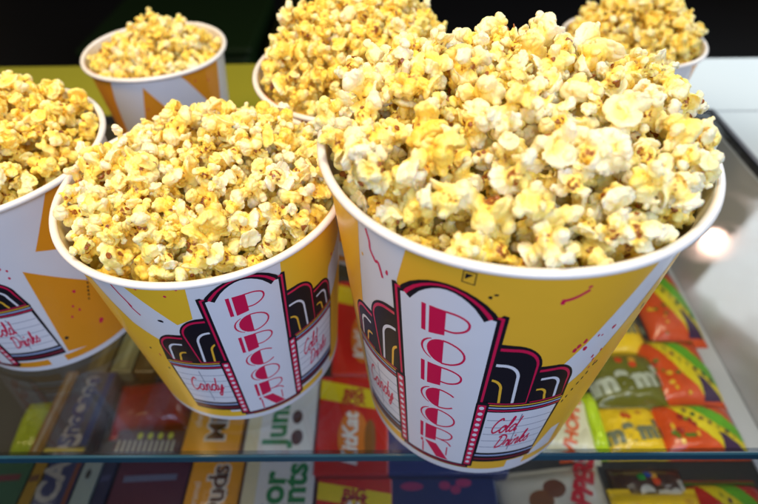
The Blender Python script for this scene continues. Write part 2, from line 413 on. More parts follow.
def make_tub(name, label, cx, cy, H, R, rb, ph, patches, yellow, sq=(), mar=True, ka=1., kv=1., extra=None):
    root = empty(name, (cx, cy, .0006))
    tag(root, label, 'popcorn tub', None)
    Rw = R-.0036
    nseg = int(360/STEP)
    bm = bmesh.new()
    # outer wall, bottom lip and inner wall as one sheet of card
    prof = [(rb-.0007, .0105, 1), (rb-.0009, .0002, 1), (rb+.0001, 0, 0), (rb+.0003, .002, 0)]
    prof += [(rb+(Rw-rb)*w, H*w, 0) for w in (.012, .1, .25, .4, .55, .7, .85, .99)]
    prof += [(Rw-.0007, H*.992, 1)] + [(rb+(Rw-rb)*w-.0008, H*w, 1) for w in (.8, .5, .2, .06)]
    rings = []
    for (r_, z, ins) in prof:
        rings.append([bm.verts.new((math.sin(rad(i*STEP))*r_, -math.cos(rad(i*STEP))*r_, z)) for i in range(nseg)])
    inner_from = len(prof)-5
    for j in range(len(rings)-1):
        for i in range(nseg):
            f = bm.faces.new((rings[j][i], rings[j][(i+1) % nseg], rings[j+1][(i+1) % nseg], rings[j+1][i]))
            f.material_index = 1 if j >= inner_from-1 else 0
    # print
    art = Art(); mats = [WHITE, INNER]
    ym = ink(yellow)
    for P in patches: art.poly([(ph+a, v) for a, v in P], ym, 1)
    art.poly([(-180, .036), (-180, .082), (180, .082), (180, .036)], ym, .6)
    for (a, wd) in ((-14.5, 4.5), (40, 9)): art.poly([(ph+a-wd/2, .03), (ph+a-wd/2, .088), (ph+a+wd/2, .088), (ph+a+wd/2, .03)], WHITE, 1.3)
    if mar: marquee(art, ph, ka, kv)
    if extra: extra(art, ph)
    rs = random.Random(hash(name+label) % 1000 if False else int(cx*1e4) % 997)
    random.seed(rs.random())
    for a in range(-170, 190, 17):
        if -45 < a < 47 and mar: continue
        v = random.uniform(.15, .93)
        c = random.choice((RED, BLACK, RED, (.75, .36, .05)))
        dot(art, ph, a+random.uniform(-5, 5), v, random.uniform(.5, 1.1), random.uniform(.006, .012), ink(c))
        for q in range(random.randint(0, 3)):
            dot(art, ph, a+random.uniform(-4, 4), v+random.uniform(-.04, .04), random.uniform(.25, .5), random.uniform(.003, .006), ink(c))
    LIFT = 5.5e-5
    for pts, m, lvl in art.items:
        if m not in mats: mats.append(m)
        mi = mats.index(m)
        b2 = bmesh.new()
        vs = [b2.verts.new((a, v, 0)) for a, v in pts]
        try:
            tris = tessellate_polygon([[Vector((a, v*100, 0)) for a, v in pts]])
        except Exception:
            b2.free(); continue
        for t in tris:
            try: b2.faces.new([vs[i] for i in t])
            except ValueError: pass
        a0 = min(p[0] for p in pts); a1 = max(p[0] for p in pts)
        kk = math.ceil(a0/STEP)
        while kk*STEP < a1:
            bmesh.ops.bisect_plane(b2, geom=b2.verts[:]+b2.edges[:]+b2.faces[:], plane_co=(kk*STEP, 0, 0), plane_no=(1, 0, 0), dist=1e-6)
            kk += 1
        mp = {}
        # split at the facet borders so that each piece lies on its facet
        for f in b2.faces:
            ca = sum(v.co.x for v in f.verts)/len(f.verts)
            fk = math.floor(ca/STEP)
            out = []
            for v in f.verts:
                a = v.co.x; w_ = v.co.y
                key = (round(a, 5), round(w_, 6))
                if key not in mp:
                    mp[key] = bm.verts.new(cone_pt(min(max(a, fk*STEP+1e-7), (fk+1)*STEP-1e-7), w_, LIFT*(lvl+1), rb, Rw, H))
                out.append(mp[key])
            # outward facing
            try:
                nf = bm.faces.new(out)
                nf.normal_update(); c = nf.calc_center_median()
                if nf.normal.dot(Vector((c.x, c.y, 0))) < 0: nf.normal_flip()
                nf.material_index = mi
            except ValueError: pass
        b2.free()
    bm.normal_update()
    wall = obj('wall', bm, mats, root, smooth=True)
    me = wall.data
    co = kernel_data(me)
    slope = (Rw-rb)/H
    nrm = []
    for v in co:
        r_ = math.hypot(v[0], v[1]) or 1
        nrm.append((v[0]/r_, v[1]/r_, -slope))
    inner_ids = set()
    for p in me.polygons:
        if p.material_index == 1: inner_ids.update(p.vertices)
    ln = []
    for p in me.polygons:
        for vi in p.vertices:
            n = nrm[vi]
            if p.material_index == 1: n = (-n[0], -n[1], slope)
            ln.append(n)
    me.normals_split_custom_set(ln)
    # rolled rim, slightly out of round and with the seam step
    bm = bmesh.new(); n1, n2 = 160, 14; mr = .0021; Rc = R-mr
    vr = []
    for i in range(n1):
        a = i/n1*2*math.pi; rr = Rc*(1+.0035*math.sin(2*a+ph)+.0015*math.sin(5*a)); zz = .0006*math.sin(3*a+1)
        seam = .0003 if 2.6 < a < 2.75 else 0
        vr.append([bm.verts.new(((rr+(mr+seam)*math.cos(t/n2*6.2832))*math.sin(a), -(rr+(mr+seam)*math.cos(t/n2*6.2832))*math.cos(a), H-mr*.6+zz+(mr+seam)*.95*math.sin(t/n2*6.2832))) for t in range(n2)])
    for i in range(n1):
        for t in range(n2):
            bm.faces.new((vr[i][t], vr[(i+1) % n1][t], vr[(i+1) % n1][(t+1) % n2], vr[i][(t+1) % n2]))
    bmesh.ops.recalc_face_normals(bm, faces=bm.faces)
    obj('rim', bm, RIMM, root, smooth=True)
    # base disc, recessed
    bm = bmesh.new(); bmesh.ops.create_cone(bm, cap_ends=True, segments=96, radius1=rb-.0011, radius2=rb-.0011, depth=.0012, matrix=Matrix.Translation((0, 0, .009)))
    obj('base', bm, WHITE, root)
    return root

Y1 = (.95, .52, .035); Y2 = (.95, .56, .03); ORA = (.84, .33, .015)  # orange: the different light on the left and back tubs put into the ink
def extra1(art, ph):
    k = ink(BLACK)
    # small square mark above the sign
    a, v = 5.2, .962
    a, v = 5.3, .952
    art.ribbon([(ph+a-1.7, v-.016), (ph+a-1.5, v+.017), (ph+a+1.7, v+.014), (ph+a+1.5, v-.019)], .42, .0042, k, 1.7, closed=True)
    art.poly([(ph+a-1.1, v-.008), (ph+a-1.0, v+.010), (ph+a+1.0, v+.008)], k, 1.8)
    r = ink(RED)
    squiggle(art, ph, 29, .905, [(0, 0), (2, .002), (4, .010), (6.5, .026)], r, .8, .009)
    dot(art, ph, 29.6, .899, .7, .006, r); dot(art, ph, 35.2, .940, .6, .005, r)
    squiggle(art, ph, -26.5, .955, [(0, 0), (1, -.03), (1, -.055), (2.2, -.075)], r, .8, .009)
    squiggle(art, ph, -24.5, .885, [(0, 0), (.8, -.012), (2, -.010), (3, -.04), (3.3, -.052)], r, .9, .009)
    dot(art, ph, -19.2, .862, .6, .009, r)
    dot(art, ph, 11.2, .905, .7, .005, k); dot(art, ph, 12.6, .915, .7, .004, k)
    for a, v in ((41.5, .72), (43, .735), (40.6, .705), (44.5, .70)): dot(art, ph, a, v, .8, .011, r)
    for a, v in ((52, .62), (53.5, .655), (54, .60), (52.5, .58), (50.6, .64)): dot(art, ph, a, v, .45, .007, r)
    for i in range(8): dot(art, ph, 48.5+i*1.0, .43+i*.024+random.uniform(-.014, .014), .5, .009, k)
    for a, v in ((-34, .84), (-33.4, .80), (-30, .86)): dot(art, ph, a, v, .4, .006, ink(YEL))
P1 = [[(-85, 1), (-29, 1), (-31, .9), (-39, .45), (-50, .09), (-85, .09)],
      [(-11, 1), (-15.5, .86), (-15, .5), (20, .5), (36, .60), (44, .72), (58, 1)],
      [(14, .08), (14, .5), (40, .47), (50, .57), (60, .78), (70, 1), (150, 1), (150, .08), (60, .08), (58, .24), (53, .24), (46, .085)],
      [(-175, .9), (-120, .09), (-160, .09)]]
make_tub('popcorn_tub', 'large yellow and white popcorn tub heaped highest, overhanging the glass edge at front', .0593, .2155, .2010, .0903, .0707, -24.4, P1, Y1, ka=1.0, kv=.975, extra=extra1)
def extra2(art, ph):
    r = ink(RED); k = ink(BLACK)
    squiggle(art, ph, -48, .955, [(0, 0), (1.5, -.05), (2.5, -.075), (4, -.115)], r, .7, .009)
    squiggle(art, ph, -44.8, .86, [(0, 0), (.5, -.03), (2.5, -.065)], r, .6, .008)
    dot(art, ph, -34.3, .782, 1.2, .009, k)
    for a, v in ((-37, .955), (-27, .93), (-22, .965)): dot(art, ph, a, v, .6, .007, r)
    for a, v in ((-50, .55), (-46, .42), (-43, .3)): dot(art, ph, a, v, .6, .008, k)
P2 = [[(-110, 1), (-60, .92), (-56, .82), (-50, .72), (-37, .62), (-24, .58), (-24, .08), (-110, .08)],
      [(-43, .97), (-43, 1), (-18.3, 1), (-21, .80), (-28, .765)],
      [(16, 1), (14, .5), (40, .5), (44, .72), (58, .8), (48, 1)],
      [(44, .08), (44, .5), (60, .62), (90, .4), (120, .08)],
      [(75, 1), (110, .4), (150, 1)]]
make_tub('popcorn_tub', 'medium popcorn tub between the overhanging tub and the tub cut by the left edge', -.1035, .2487, .1512, .0825, .0665, 24.8, P2, Y2, ka=.985, kv=1.04, extra=extra2)
def extra3(art, ph):
    r = ink(RED); k = ink(BLACK)
    dot(art, ph, 72, .19, 1.6, .017, r)
    for a, v in ((63, .37), (65, .33), (60, .31)): dot(art, ph, a, v, .7, .010, r)
    for i in range(7): dot(art, ph, 72+i*.8, .36+i*.022, .5, .009, k)
    dot(art, ph, 48, .83, 1.8, .02, r); dot(art, ph, 48, .83, .9, .01, WHITE)
    dot(art, ph, 40, .72, 2.0, .025, ink((.80, .45, .2)))
    for a, v in ((46, .72), (48, .70), (47, .66)): dot(art, ph, a, v, .5, .008, r)
P3 = [[(53, .67), (76, .46), (88, .38), (88, .03), (48, .10)], [(62, .74), (78, .98), (110, 1), (120, .6), (88, .62)], [(-80, 1), (-50, .6), (-20, .9), (-10, 1)], [(-90, .1), (-60, .5), (-45, .1)]]
make_tub('popcorn_tub', 'medium popcorn tub cut by the left edge, with orange patches beside its drinks board', -.2629, .2886, .1512, .0825, .0665, -19.5, P3, ORA, ka=1.0, kv=.99, extra=extra3)
P4 = [[(-100, 1), (-20, 1), (-27, .8), (-40, .1), (-100, .1)], [(5, .93), (-12, .4), (40, .35), (22, .70)], [(33, 1), (40, .92), (62, .62), (72, .5), (77, 1)]]
P4b = [[(a+180, v) for a, v in P] for P in P4]
make_tub('popcorn_tub', 'small half-filled popcorn tub standing alone against the dark at the back', -.2143, .4947, .1253, .0662, .0497, -180, P4b, ORA, ka=1, kv=1)
P5 = [[(120, 1), (150, .2), (200, .2), (180, 1)], [(210, 1), (230, .1), (260, 1)]]
make_tub('popcorn_tub', 'popcorn tub mostly hidden behind the overhanging tub, its rim near the green counter', -.0165, .3930, .1512, .0825, .0665, 180, P5, ORA)
make_tub('popcorn_tub', 'small popcorn tub at the back beside the bright white counter', .2373, .5051, .1253, .0662, .0497, 180, P4b, ORA)

# ------------------------------------------------------------------ heaps of popcorn
TUBS = [ # cx, cy, H, R, base dome, bump (dx, dy, radius, height), name for labels, high resolution
 dict(base=.001, c=(.0593, .2155), H=.201, R=.0903, rb=.0707, pw=4.5, dome=.024, bumps=[(.034, .028, .036, .008), (-.050, .035, .030, .008)], lip=[(138, 232, 14), (-12, 80, 16), (290, 345, 6)], who='the large tub', hi=True),
 dict(c=(-.1035, .2487), H=.1512, R=.0825, rb=.0665, pw=4.5, dome=.023, bumps=[(.03, .03, .04, .006)], lip=[(155, 185, 2), (-10, 60, 6)], who='the middle medium tub', hi=True),
 dict(c=(-.2629, .2886), H=.1512, R=.0825, rb=.0665, pw=4., dome=.024, bumps=[(.0, .03, .04, .006)], who='the leftmost cut-off tub', hi=False),
 dict(c=(-.2143, .4947), H=.1253, R=.0662, rb=.0497, base=-.007, dome=.012, bumps=[(.012, .004, .028, .020)], who='the small left back tub', hi=False),
 dict(c=(-.0165, .3930), H=.1512, R=.0825, rb=.0665, pw=4.5, dome=.040, bumps=[(.0, .02, .05, .014)], lip=[(130, 190, 4)], who='the tub behind the large tub', hi=False),
 dict(c=(.2373, .5051), H=.1253, R=.0662, rb=.0497, pw=4., dome=.026, bumps=[(0, .01, .04, .010)], lip=[(100, 170, 2)], who='the small right back tub', hi=False),
]
random.seed(11)
rng = np.random.default_rng(5)
KERN = []
for ti, T in enumerate(TUBS):
    cx, cy = T['c']; H = T['H']; Ri = T['R']-.0052
    def env(x, y):
        r = np.hypot(x, y)/Ri
        z = H + T.get('base', -.003) + T['dome']*np.clip(1-r**T.get('pw', 2.8), 0, 1)
        for bx, by, br, bh in T['bumps']: z = z + bh*np.exp(-((x-bx)**2+(y-by)**2)/br**2)*np.clip(1.15-r**4, 0, 1)
        return z
    placed = np.zeros((0, 4)); fails = 0
    while fails < 130 and len(placed) < 1300:
        v = random.randrange(NV); s = random.choice((random.uniform(.62, .95), random.uniform(.8, 1.2)))
        s *= (1.16, 1.06, 1.06, 1.04, 1.04, 1.04)[ti]
        rr = VARIANTS[v]['r']*s*.86
        best = None
        for _ in range(14):
            a = rng.uniform(0, 2*math.pi); over = rng.uniform() < .0003; q = rng.uniform(Ri, T['R']-.001) if over else math.sqrt(rng.uniform(0, 1))*(Ri-rr*.52)
            x, y = q*math.cos(a), q*math.sin(a)
            e = float(env(x, y)); z = e-.034
            if over: z = H+rr*.62; e = z+rng.uniform(0, .004)
            if len(placed):
                d2 = (placed[:, 0]-x)**2+(placed[:, 1]-y)**2; sr = (placed[:, 3]+rr)*.79
                m = d2 < sr**2
                if m.any(): z = max(z, float((placed[m, 2]+np.sqrt(sr[m]**2-d2[m])).max()))
            if best is None or z-e < best[0]: best = (z-e, x, y, z)
        if best is None: continue
        if best[0] > random.uniform(-.003, .004): fails += 1; continue
        _, x, y, z = best
        eu = (random.uniform(0, 6.28), random.uniform(0, 6.28), random.uniform(0, 6.28))
        q = math.hypot(x, y)
        if q > .4*Ri and z-rr*1.3 < H:      # no lobe may pierce the card: slide the kernel inwards
            pv = VARIANTS[v]['hi'][0][::2] @ (np.array(Euler(eu).to_matrix())*s).T + np.array((x, y, z))
            pv = pv[pv[:, 2] < H+.001]
            if len(pv):
                ov = float((np.hypot(pv[:, 0], pv[:, 1])-(T['rb']+(T['R']-.0036-T['rb'])*pv[:, 2]/H)).max())+.0007
                if ov > .006 and q > Ri: fails += 1; continue
                if ov > 0: x -= x/q*ov; y -= y/q*ov
        placed = np.vstack([placed, (x, y, z, rr)])
        tone = min(1, max(0, (.25 if best[0] < -.012 else 0)+random.gauss((.56 if x < .01 else .44) if ti == 0 else (.66 if ti == 1 else .80), .17)))  # buried kernels yellower: warm shade of the gaps put into their tone
        KERN.append(dict(t=ti, v=v, s=s, p=(cx+x, cy+y, z), e=eu, tone=tone, rr=rr, a=math.atan2(y, x), q=math.hypot(x, y)/Ri, below=z-float(env(x, y))))
    # a few pieces lie on the rolled rim
    for (a0, a1, n) in T.get('lip', ()):
        for i in range(n):
            v = random.randrange(NV); s = random.uniform(.75, 1.1); rr = VARIANTS[v]['r']*s*.86
            a = rad(a0+(a1-a0)*(i+random.uniform(.2, .8))/n); q = T['R']-random.uniform(.0075, .012)-(.009 if i % 2 else 0); x, y = q*math.cos(a), q*math.sin(a)
            z = H+rr*.55; d2 = (placed[:, 0]-x)**2+(placed[:, 1]-y)**2; sr = (placed[:, 3]+rr)*.66; m = d2 < sr**2
            if m.any(): z = max(z, float((placed[m, 2]+np.sqrt(sr[m]**2-d2[m])).max()))
            if z > H+.019: continue
            placed = np.vstack([placed, (x, y, z, rr)])
            KERN.append(dict(t=ti, v=v, s=s, p=(cx+x, cy+y, z), e=(random.uniform(0, 6.28), random.uniform(0, 6.28), random.uniform(0, 6.28)), tone=min(1, max(0, random.gauss(.45, .2))), rr=rr, a=a, q=q/Ri, below=0))
# which kernels the camera sees most of: a small z-buffer of spheres
ZB = np.full((504, 758), 9.0); ID = np.full((504, 758), -1)
for i, k in enumerate(KERN):
    d = Vector(k['p'])-Vector((0, 0, CAMH)); w = d.dot(fw); px = 379+FPX*d.dot(CX)/w; py = 252-FPX*d.dot(CU)/w; rp = k['rr']*1.05*FPX/w
    xa, xb, ya, yb = int(px-rp), int(px+rp)+2, int(py-rp), int(py+rp)+2
    xa, xb, ya, yb = max(xa, 0), min(xb, 758), max(ya, 0), min(yb, 504)
    if xa >= xb or ya >= yb: continue
    X_, Y_ = np.meshgrid(np.arange(xa, xb), np.arange(ya, yb)); d2 = ((X_-px)**2+(Y_-py)**2)/rp**2
    zz = w-k['rr']*np.sqrt(np.clip(1-d2, 0, 1)); sub = ZB[ya:yb, xa:xb]; m = (d2 < 1) & (zz < sub)
    sub[m] = zz[m]; ID[ya:yb, xa:xb][m] = i
cnt = np.bincount(ID[ID >= 0], minlength=len(KERN))
order = np.argsort(-cnt)
single = set(int(i) for i in order[:300])
def zone(k):
    a = math.degrees(k['a']) % 360; q = k['q']
    if q < .30: return 'topping the middle'
    ring = 'against the rim' if q > .78 else 'midway up'
    names = ['right', 'back right', 'back', 'back left', 'left', 'front left', 'front', 'front right']
    return ring+', '+names[int(((a+22.5) % 360)//45)]
def tone_word(t): return 'creamy white' if t < .4 else ('pale yellow' if t < .68 else 'deep buttery yellow')
for i in sorted(single):
    k = KERN[i]; V = VARIANTS[k['v']]
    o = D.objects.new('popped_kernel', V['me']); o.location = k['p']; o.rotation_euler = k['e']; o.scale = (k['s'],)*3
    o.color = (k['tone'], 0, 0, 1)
    lab = f"{tone_word(k['tone'])} popped kernel {zone(k)} of {TUBS[k['t']]['who']}"
    if len(lab.split()) > 16: lab = lab.replace('part way up the heap', 'midway').replace('on top of the heap, at its middle', 'topping the middle')
    if len(lab.split()) > 16: lab = lab.replace('popped kernel', 'kernel').replace('standing alone at', 'at')
    tag(o, lab, 'popcorn', f"{tone_word(k['tone'])} kernels {zone(k)} of {TUBS[k['t']]['who']}")
    link(o)
    h = D.objects.new('hull', V['hull']); link(h, o)
for ti, T in enumerate(TUBS):
    cs, ts, ks, tn = [], [], [], []; n0 = 0
    for i, k in enumerate(KERN):
        if k['t'] != ti or i in single: continue
        if k['below'] < -.030 and cnt[i] == 0 and ti > 1: continue
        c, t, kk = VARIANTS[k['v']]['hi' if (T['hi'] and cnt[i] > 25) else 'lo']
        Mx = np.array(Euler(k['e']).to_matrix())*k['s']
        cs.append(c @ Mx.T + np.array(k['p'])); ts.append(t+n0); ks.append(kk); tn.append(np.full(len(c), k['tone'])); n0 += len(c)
    # the packed popcorn below: a rough dome that closes the heap
    cx, cy = T['c']; Ri = T['R']-.0075; nr, na = 22, 72; dv = []; dt = []
    for j in range(nr+1):
        for a_ in range(na):
            r_ = j/nr*(T['rb']+(Ri-T['rb'])*.88); an = a_/na*2*math.pi; x, y = r_*math.cos(an), r_*math.sin(an)
            rn = r_/Ri; z = T['H']-.034+T['dome']*max(0, 1-rn**2.3)*.8 + .003*noise.noise(Vector((x, y, ti))*150)
            dv.append((cx+x, cy+y, z))
    for j in range(nr):
        for a_ in range(na):
            A = j*na+a_; B_ = j*na+(a_+1) % na; C_ = (j+1)*na+(a_+1) % na; D_ = (j+1)*na+a_
            dt += [(A, D_, C_), (A, C_, B_)]
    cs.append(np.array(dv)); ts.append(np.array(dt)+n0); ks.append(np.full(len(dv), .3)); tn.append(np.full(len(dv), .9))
    co = np.concatenate(cs).astype('f'); tr = np.concatenate(ts).astype('i')
    me = D.meshes.new('popcorn_heap')
    me.vertices.add(len(co)); me.vertices.foreach_set('co', co.ravel())
    me.loops.add(len(tr)*3); me.loops.foreach_set('vertex_index', tr.ravel())
    me.polygons.add(len(tr)); me.polygons.foreach_set('loop_start', np.arange(len(tr), dtype='i')*3)
    me.polygons.foreach_set('loop_total', np.full(len(tr), 3, 'i'))
    me.polygons.foreach_set('use_smooth', np.ones(len(tr), bool))
    me.update(calc_edges=True)
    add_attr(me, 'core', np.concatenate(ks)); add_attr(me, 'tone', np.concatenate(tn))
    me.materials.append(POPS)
    o = link(D.objects.new('popcorn_heap', me))
    tag(o, f"small and half-buried popped corn filling {T['who']}", 'popcorn', None, 'stuff')

# ------------------------------------------------------------------ glass display case and counter
def glass_mat(name, tint, refl=1., rough=0.):
    m = D.materials.new(name); m.use_nodes = True; nt = m.node_tree; N = nt.nodes; L = nt.links
    N.remove(N['Principled BSDF']); out = N['Material Output']
    tr = N.new('ShaderNodeBsdfTransparent'); tr.inputs[0].default_value = (*tint, 1)
    gl = N.new('ShaderNodeBsdfGlossy'); gl.inputs['Roughness'].default_value = rough
    fr = N.new('ShaderNodeFresnel'); fr.inputs[0].default_value = 1.5
    # the node inverts the index on back faces; feed it 1/1.5 there so that a thin pane reflects the same from both sides
    ge = N.new('ShaderNodeNewGeometry'); io = N.new('ShaderNodeMapRange'); io.inputs['To Min'].default_value = 1.5; io.inputs['To Max'].default_value = 1/1.5
    L.new(ge.outputs['Backfacing'], io.inputs[0]); L.new(io.outputs[0], fr.inputs[0])
    mx = N.new('ShaderNodeMixShader')
    # smears of butter and finger marks scatter a little more light
    L.new(fr.outputs[0], mx.inputs[0]); L.new(tr.outputs[0], mx.inputs[1]); L.new(gl.outputs[0], mx.inputs[2])
    di = N.new('ShaderNodeBsdfDiffuse'); di.inputs[0].default_value = (.7, .72, .75, 1)
    tc = N.new('ShaderNodeTexCoord'); n = N.new('ShaderNodeTexNoise'); n.inputs['Scale'].default_value = 9; n.inputs['Detail'].default_value = 7; n.inputs['Distortion'].default_value = 1.5
    L.new(tc.outputs['Object'], n.inputs['Vector'])
    mr = N.new('ShaderNodeMapRange'); mr.inputs['From Min'].default_value = .45; mr.inputs['From Max'].default_value = .8; mr.inputs['To Min'].default_value = .001; mr.inputs['To Max'].default_value = .012
    L.new(n.outputs['Fac'], mr.inputs[0])
    n9 = N.new('ShaderNodeTexNoise'); n9.inputs['Scale'].default_value = 24; n9.inputs['Detail'].default_value = 6; L.new(tc.outputs['Object'], n9.inputs['Vector'])
    m9 = N.new('ShaderNodeMapRange'); m9.inputs['From Min'].default_value = .42; m9.inputs['From Max'].default_value = .7; m9.inputs['To Min'].default_value = rough; m9.inputs['To Max'].default_value = rough+.16
    L.new(n9.outputs['Fac'], m9.inputs[0]); L.new(m9.outputs[0], gl.inputs['Roughness'])
    m2 = N.new('ShaderNodeMixShader'); L.new(mr.outputs[0], m2.inputs[0]); L.new(mx.outputs[0], m2.inputs[1]); L.new(di.outputs[0], m2.inputs[2])
    L.new(m2.outputs[0], out.inputs[0])
    return m
GLASS = glass_mat('clear_glass', (.95, .97, .96), rough=.03)
GEDGE = mat('polished_glass_edge', (.015, .07, .11), .12, spec=.9, coat=.6, var=.4, vscale=14)
FRAME = mat('dark_metal_frame', (.02, .024, .035), .35, metal=.3)
SHELF = mat('dark_shelf_laminate', (.035, .033, .028), .4, var=.05, vscale=12)
XR, XL, YF, YB, ZS = .397, -1.1, .157, .585, -.20
case = empty('display_case', (0, YF, ZS-.25))
tag(case, 'glass topped candy display case that the popcorn tubs stand on', 'display case')
SHW = mat('pale_side_laminate', (.50, .51, .54), .4, var=.05, vscale=12)
loc0 = Vector((0, YF, ZS-.25))
def part(name, a, b, m, bevel=0):
    bm = box_bm(Vector(a)-loc0, Vector(b)-loc0, bevel); return obj(name, bm, m, case)
top = part('top_glass', (XL, YF+.0015, -.0075), (XR, YB, 0), GLASS)
e_ = part('polished_edge', (XL, YF-.001, -.0075), (XR, YF+.0012, -.0001), GEDGE, .0006)
part('front_glass', (XL, YF+.0035, ZS-.12), (XR, YF+.0085, -.0105), glass_mat('tinted_front_glass', (.72, .76, .82), rough=.02))
part('gasket', (XL, YF+.001, -.0103), (XR, YF+.0035, -.0077), FRAME)
part('side_trim', (XR+.0005, YF, -.009), (XR+.007, YB+.006, .0018), FRAME, .0008)
part('back_trim', (XL, YB+.0005, -.009), (XR, YB+.007, .0016), FRAME, .0008)
part('shelf', (XL, YF+.012, ZS-.012), (XR-.002, YB-.004, ZS), SHELF)
part('shelf_liner', (.372, YF+.014, ZS+.0004), (XR-.003, YB-.006, ZS+.0022), SHW)
part('side_wall', (XR-.0015, YF+.012, ZS-.2), (XR+.004, YB-.002, -.0095), SHW)
part('back_wall', (XL, YB-.0035, ZS-.2), (XR-.002, YB+.003, -.0095), mat('dark_back_panel', (.10, .085, .05), .5, var=.3, vscale=20))
# counter tops beyond the case
OLIVE = mat('olive_counter_top', (.30, .30, .025), .28, coat=.3, var=.12, vscale=5, bump=.1, bscale=60)  # left slab coloured olive, the other slabs pale
PALE = mat('pale_gloss_laminate', (.52, .60, .64), .16, coat=.6, var=.04, vscale=5)
bm = box_bm((-1.6, YB+.0085, -.05), (.10, .742, -.003), .002); tag(obj('counter', bm, OLIVE), kind='structure')
bm = box_bm((.1005, YB+.0085, -.05), (1.7, .742, -.003), .002); tag(obj('counter', bm, PALE), kind='structure')
bm = box_bm((XR+.0085, .05, -.05), (1.7, YB+.008, -.003), .002); tag(obj('counter', bm, PALE), kind='structure')
DARK = mat('dark_floor', (.006, .006, .009), .5, var=.5, vscale=1.5)
bm = box_bm((-6, -2, -1.0), (6, 8, -.95)); tag(obj('floor', bm, DARK), kind='structure')
bm = box_bm((-6, 8, -1.0), (6, 8.1, 3)); tag(obj('wall', bm, DARK), kind='structure')
# a dark green bin and a brown one dim on the floor behind
def bin_(x, y, w, d, h, col, lab, nm):
    bm = box_bm((-w/2, -d/2, 0), (w/2, d/2, h), .03, 3); r = empty(nm, (x, y, -.949)); tag(r, lab, 'bin')
    obj('body', bm, mat('dull_plastic', col, .5, var=.3, vscale=3), r)
    bm = box_bm((-w/2-.02, -d/2-.02, h+.002), (w/2+.02, d/2+.02, h+.04), .015, 3); obj('lid', bm, mat('dull_plastic_lid', [c*.8 for c in col], .4), r)
bin_(-.98, 2.75, .75, .8, .25, (.010, .035, .006), 'low dark green bin in the dark behind the counter', 'floor_bin')
bin_(-.28, 2.9, .5, .8, .2, (.030, .024, .003), 'low brown bin in the dark beside the green one', 'floor_bin')

# ------------------------------------------------------------------ candy in the case
_foil = {}
def foil(rgb, rough=.28):
    if rgb not in _foil: _foil[rgb] = mat('candy_wrapper', rgb, rough, coat=.4, var=.10, vscale=30, bump=.25, bscale=90, bdist=.002)
    return _foil[rgb]
_card = {}
def card(rgb):
    if rgb not in _card: _card[rgb] = mat('candy_carton', rgb, .3, coat=.5, var=.07, vscale=25)
    return _card[rgb]
def text_mesh(body, size, off=0., shear=0., al='CENTER'):
    c = D.curves.new('lettering', 'FONT'); c.body = body; c.size = size; c.offset = off; c.shear = shear
    c.align_x = al; c.align_y = 'CENTER'; c.extrude = .00012; c.resolution_u = 4
    o = D.objects.new('tmp', c); COL.objects.link(o)
    dg = bpy.context.evaluated_depsgraph_get(); me = D.meshes.new_from_object(o.evaluated_get(dg), depsgraph=dg)
    D.objects.remove(o); me.materials.clear(); return me
def lettering(parent, body, x, y, z, size, rot, col, off=0., shear=0., al='CENTER'):
    me = text_mesh(body, size, off, shear, al); me.materials.append(ink(col))
    o = D.objects.new('lettering', me); o.location = (x, y, z); o.rotation_euler = (0, 0, rot); return link(o, parent)
def patch(parent, nm, pts, z, col, thick=.00025):
    bm = bmesh.new(); vs = [bm.verts.new((p[0], p[1], z)) for p in pts]; f = bm.faces.new(vs)
    f.normal_update()
    if f.normal.z < 0: f.normal_flip()
    r = bmesh.ops.extrude_face_region(bm, geom=[f]); bmesh.ops.translate(bm, vec=(0, 0, thick), verts=[g for g in r['geom'] if isinstance(g, bmesh.types.BMVert)])
    return obj(nm, bm, ink(col), parent)
def ell(cx, cy, rx, ry, n=24): return [(cx+rx*math.cos(i/n*6.2832), cy+ry*math.sin(i/n*6.2832)) for i in range(n)]
def carton(label, x0, x1, y0, y1, col, h=.020, z=ZS, rz=0, nm='candy_box', cat='candy box'):
    cx, cy = (x0+x1)/2, (y0+y1)/2; w, d = (x1-x0)/2, (y1-y0)/2
    r = empty(nm, (cx, cy, z+.0005), rz); tag(r, label, cat)
    obj('carton', box_bm((-w, -d, 0), (w, d, h), .0012), card(col), r)
    for s in (-1, 1):     # glued end flaps
        obj('end_flap', box_bm((-w+.002, s*d-(0 if s > 0 else .0011), .002), (w-.002, s*d+(.0011 if s > 0 else 0), h-.0015), .0003, 1), card(tuple(c*.9 for c in col)), r)
    return r, w, d, h+.0002
